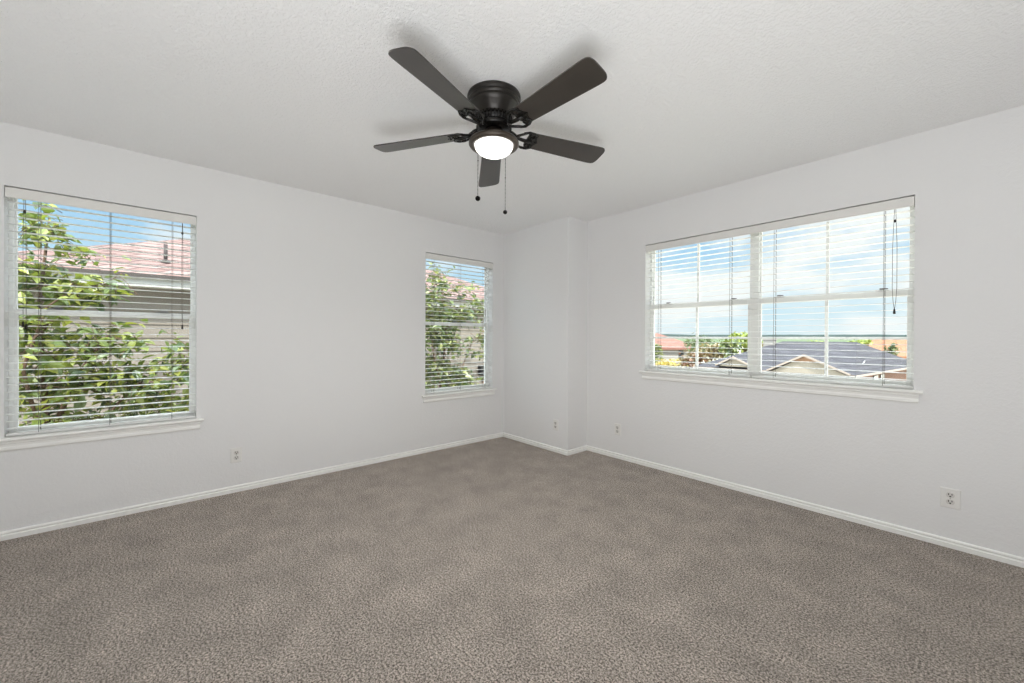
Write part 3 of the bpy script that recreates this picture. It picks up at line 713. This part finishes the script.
def shrub(name, loc, label, branches, clusters, size, m, seed, group=None):
    rnd = random.Random(seed); root = thing(name, loc, label, 'tree', group)
    b = MB()
    for pts, r0, r1 in branches:
        n = len(pts); b.tube(pts, [r0+(r1-r0)*i/(n-1) for i in range(n)], 7)
    fo = MB()
    for (c, rad, n) in clusters:
        c = Vector(c); rad = Vector(rad)
        # twigs carry leaves in sprays
        tw = max(3, n//7)
        for _ in range(tw):
            o = Vector((rnd.gauss(0, 0.45)*rad.x, rnd.gauss(0, 0.45)*rad.y, rnd.gauss(0, 0.45)*rad.z))+c
            d = Vector((rnd.gauss(0, 1), rnd.gauss(0, 1), rnd.gauss(0.1, 0.6))).normalized()*rnd.uniform(0.14, 0.32)
            if n < 400: b.tube([o-d*0.6, o+d*0.1+Vector((0, 0, 0.02)), o+d], [0.004, 0.003, 0.0015], 4)
            for j in range(max(1, n//tw)):
                t = rnd.uniform(-0.5, 1.05); leaf(fo, o+d*t+Vector((rnd.gauss(0, 0.02), rnd.gauss(0, 0.02), rnd.gauss(0, 0.02))), size*rnd.uniform(0.6, 1.2), rnd)
    fo.build('foliage', MT[m], root, fix=False)
    b.build('branches', MT['bark'], root, fix=False)
V = Vector
shrub('leafy_tree', (-5.7, -0.85, GZ), 'sunlit leafy tree filling the left edge window', [
    ([V((-5.75, -0.85, GZ)), V((-5.72, -0.83, -1.2)), V((-5.65, -0.80, 0.2)), V((-5.62, -0.86, 1.4)), V((-5.68, -0.80, 2.3))], 0.04, 0.008),
    ([V((-5.7, -0.82, -0.6)), V((-5.6, -0.55, 0.2)), V((-5.5, -0.25, 0.65)), V((-5.5, 0.15, 0.98))], 0.02, 0.004),
    ([V((-5.65, -0.80, 0.2)), V((-5.55, -0.62, 0.8)), V((-5.5, -0.40, 1.2)), V((-5.5, -0.22, 1.12))], 0.025, 0.005),
    ([V((-5.62, -0.85, 1.2)), V((-5.55, -0.70, 1.55)), V((-5.5, -0.42, 1.72))], 0.018, 0.004),
    ([V((-5.7, -0.9, -0.4)), V((-5.6, -1.2, 0.6)), V((-5.6, -1.1, 1.5)), V((-5.7, -1.0, 2.1))], 0.018, 0.004),
    ([V((-5.62, -0.82, 0.1)), V((-5.45, -0.92, 0.9)), V((-5.42, -0.78, 1.45)), V((-5.45, -0.60, 1.65))], 0.018, 0.005)],
    [((-5.65, -0.86, 2.20), (0.25, 0.22, 0.25), 92), ((-5.65, -0.72, 1.98), (0.25, 0.20, 0.22), 88), ((-5.6, -0.90, 1.72), (0.25, 0.22, 0.22), 176),
     ((-5.55, -0.66, 1.60), (0.25, 0.24, 0.16), 154), ((-5.5, -0.42, 1.66), (0.2, 0.17, 0.09), 74), ((-5.6, -0.85, 1.38), (0.25, 0.22, 0.16), 132),
     ((-5.6, -0.82, 1.05), (0.3, 0.26, 0.24), 242), ((-5.55, -0.50, 1.08), (0.25, 0.22, 0.18), 154), ((-5.5, -0.27, 1.12), (0.2, 0.14, 0.12), 66),
     ((-5.6, -0.85, 0.66), (0.3, 0.26, 0.25), 264), ((-5.55, -0.48, 0.72), (0.3, 0.26, 0.20), 242), ((-5.5, -0.16, 0.70), (0.25, 0.22, 0.18), 154),
     ((-5.5, 0.13, 0.86), (0.22, 0.17, 0.17), 110), ((-5.5, 0.20, 1.02), (0.15, 0.10, 0.12), 35), ((-5.6, -0.62, 0.36), (0.3, 0.35, 0.16), 198), ((-5.6, -0.05, 0.42), (0.3, 0.26, 0.14), 132), ((-5.6, 0.28, 0.55), (0.3, 0.16, 0.14), 57),
     ((-5.7, -0.6, -0.2), (0.4, 0.5, 0.35), 374), ((-5.7, -0.7, -1.2), (0.45, 0.5, 0.5), 330), ((-5.7, -1.4, 0.9), (0.3, 0.3, 0.7), 330)],
    0.115, 'leafA', 11)
shrub('leafy_tree', (-6.0, 3.75, GZ), 'pale green leafy tree outside the narrow window beside the wall jog', [
    ([V((-6.0, 3.75, GZ)), V((-6.0, 3.70, -1.0)), V((-5.95, 3.62, 0.4)), V((-6.0, 3.72, 1.4)), V((-6.0, 3.60, 2.3))], 0.035, 0.008),
    ([V((-6.0, 3.68, -0.4)), V((-5.95, 3.95, 0.5)), V((-5.9, 4.2, 1.1)), V((-5.9, 4.5, 1.35))], 0.018, 0.004),
    ([V((-6.0, 3.65, 0.2)), V((-5.95, 3.45, 0.9)), V((-5.95, 3.35, 1.6))], 0.025, 0.006),
    ([V((-5.95, 3.75, 1.2)), V((-5.95, 4.0, 1.6)), V((-5.9, 4.4, 1.75))], 0.018, 0.005)],
    [((-6.0, 3.55, 2.15), (0.3, 0.25, 0.25), 132), ((-6.0, 3.95, 2.05), (0.3, 0.3, 0.14), 66), ((-6.0, 3.40, 1.85), (0.3, 0.2, 0.25), 154),
     ((-6.0, 3.50, 1.55), (0.3, 0.25, 0.22), 242), ((-5.95, 3.95, 1.55), (0.3, 0.25, 0.18), 198), ((-5.95, 4.30, 1.72), (0.25, 0.22, 0.2), 154), ((-5.95, 3.75, 1.75), (0.2, 0.1, 0.1), 30),
     ((-6.0, 3.55, 1.15), (0.3, 0.28, 0.22), 264), ((-5.95, 3.85, 1.05), (0.25, 0.2, 0.25), 154), ((-5.95, 4.38, 1.22), (0.2, 0.2, 0.14), 66), ((-5.95, 4.28, 0.95), (0.2, 0.16, 0.1), 39),
     ((-6.0, 3.50, 0.72), (0.3, 0.24, 0.22), 198), ((-6.0, 3.95, 0.58), (0.3, 0.35, 0.16), 220), ((-6.0, 3.55, 0.38), (0.3, 0.35, 0.15), 176), ((-6.0, 4.05, 0.40), (0.3, 0.3, 0.1), 110),
     ((-6.0, 3.7, -0.2), (0.4, 0.5, 0.35), 330), ((-6.0, 3.7, -1.2), (0.4, 0.5, 0.5), 264), ((-6.0, 3.1, 1.2), (0.3, 0.25, 0.7), 264)],
    0.115, 'leafB', 23)
def far_tree(loc, r, hz, label, m, seed, leaves=420, size=0.34, name='street_tree', cat='tree', trunk=True, group=None):
    rnd = random.Random(seed); x, y, zc = loc
    root = thing(name, (x, y, GZ), label, cat, group); fo = MB()
    lob = [(V((rnd.uniform(-.5, .5)*r, rnd.uniform(-.5, .5)*r, rnd.uniform(-.4, .5)*hz)), rnd.uniform(.45, .7)) for _ in range(7)]
    for i in range(leaves):
        o, s = rnd.choice(lob); d = V((rnd.gauss(0, 1), rnd.gauss(0, 1), rnd.gauss(0.15, 1))).normalized()
        leaf(fo, V((x, y, zc))+o+V((d.x*r*s, d.y*r*s, d.z*hz*s))*rnd.uniform(0.6, 1.0), size*rnd.uniform(0.6, 1.2), rnd, slim=0.8)
    fo.build('foliage', MT[m], root, fix=False)
    b = MB(); b.tube([(x, y, GZ), (x+0.05*r, y, (GZ+zc)/2), (x, y, zc)], [0.10*r, 0.08*r, 0.04*r], 8)
    for k in range(4):
        a = k*1.7+seed; b.tube([(x, y, zc-hz*0.5), (x+math.cos(a)*r*.3, y+math.sin(a)*r*.3, zc), (x+math.cos(a)*r*.55, y+math.sin(a)*r*.55, zc+hz*.35)], [0.04*r, 0.03*r, 0.01*r], 5)
    b.build('trunk', MT['bark'], root, fix=False)
far_tree((-17.6, 41.5, 0.0), 1.9, 1.6, 'dark green tree between white house and grey-roofed house', 'leafdark', 1)
far_tree((-19.5, 47.0, 0.4), 2.4, 1.5, 'tall dark tree against the white house right edge', 'leafdark', 8)
far_tree((-15.2, 37.2, -0.1), 1.3, 1.2, 'olive and rose tinted tree behind the small gable', 'leafolive', 2)
far_tree((-14.2, 42.4, 0.6), 1.7, 1.35, 'bright yellow-green tree behind the small gable beside window mullion', 'leafyg', 3, 520)
far_tree((-12.9, 35.5, 0.35), 0.9, 0.9, 'mid green tree rising behind the small gable roof', 'leafB', 9, 300)
far_tree((-13.4, 30.0, -0.7), 1.15, 1.1, 'reddish olive bushy tree left of the grey-roofed house', 'leafred', 4, 520, 0.26)
far_tree((-20.4, 36.6, -0.2), 0.8, 1.0, 'small green tree by the yellow hedge at view far left', 'leafB', 5, 320, 0.28)
far_tree((-16.0, 53.0, 0.1), 2.0, 1.1, 'olive green tree behind the white chimney', 'leafolive', 6)
far_tree((-11.2, 56.0, 0.15), 1.8, 1.1, 'yellow-green tree right of the white chimney, beyond grey roof', 'leafyg', 12)
far_tree((-9.1, 65.5, 0.4), 1.5, 1.1, 'yellow-green tree where grey roof meets orange roof', 'leafyg', 7, 360, 0.4)
far_tree((-4.35, 46.4, 0.1), 0.55, 1.0, 'small dark green tree in front of the orange roofs', 'leafdark', 10, 260, 0.24)
far_tree((-21.6, 40.8, -1.75), 2.4, 0.9, 'long yellow hedge below the white house', 'leafyel', 13, 700, 0.3, 'hedge', 'hedge')
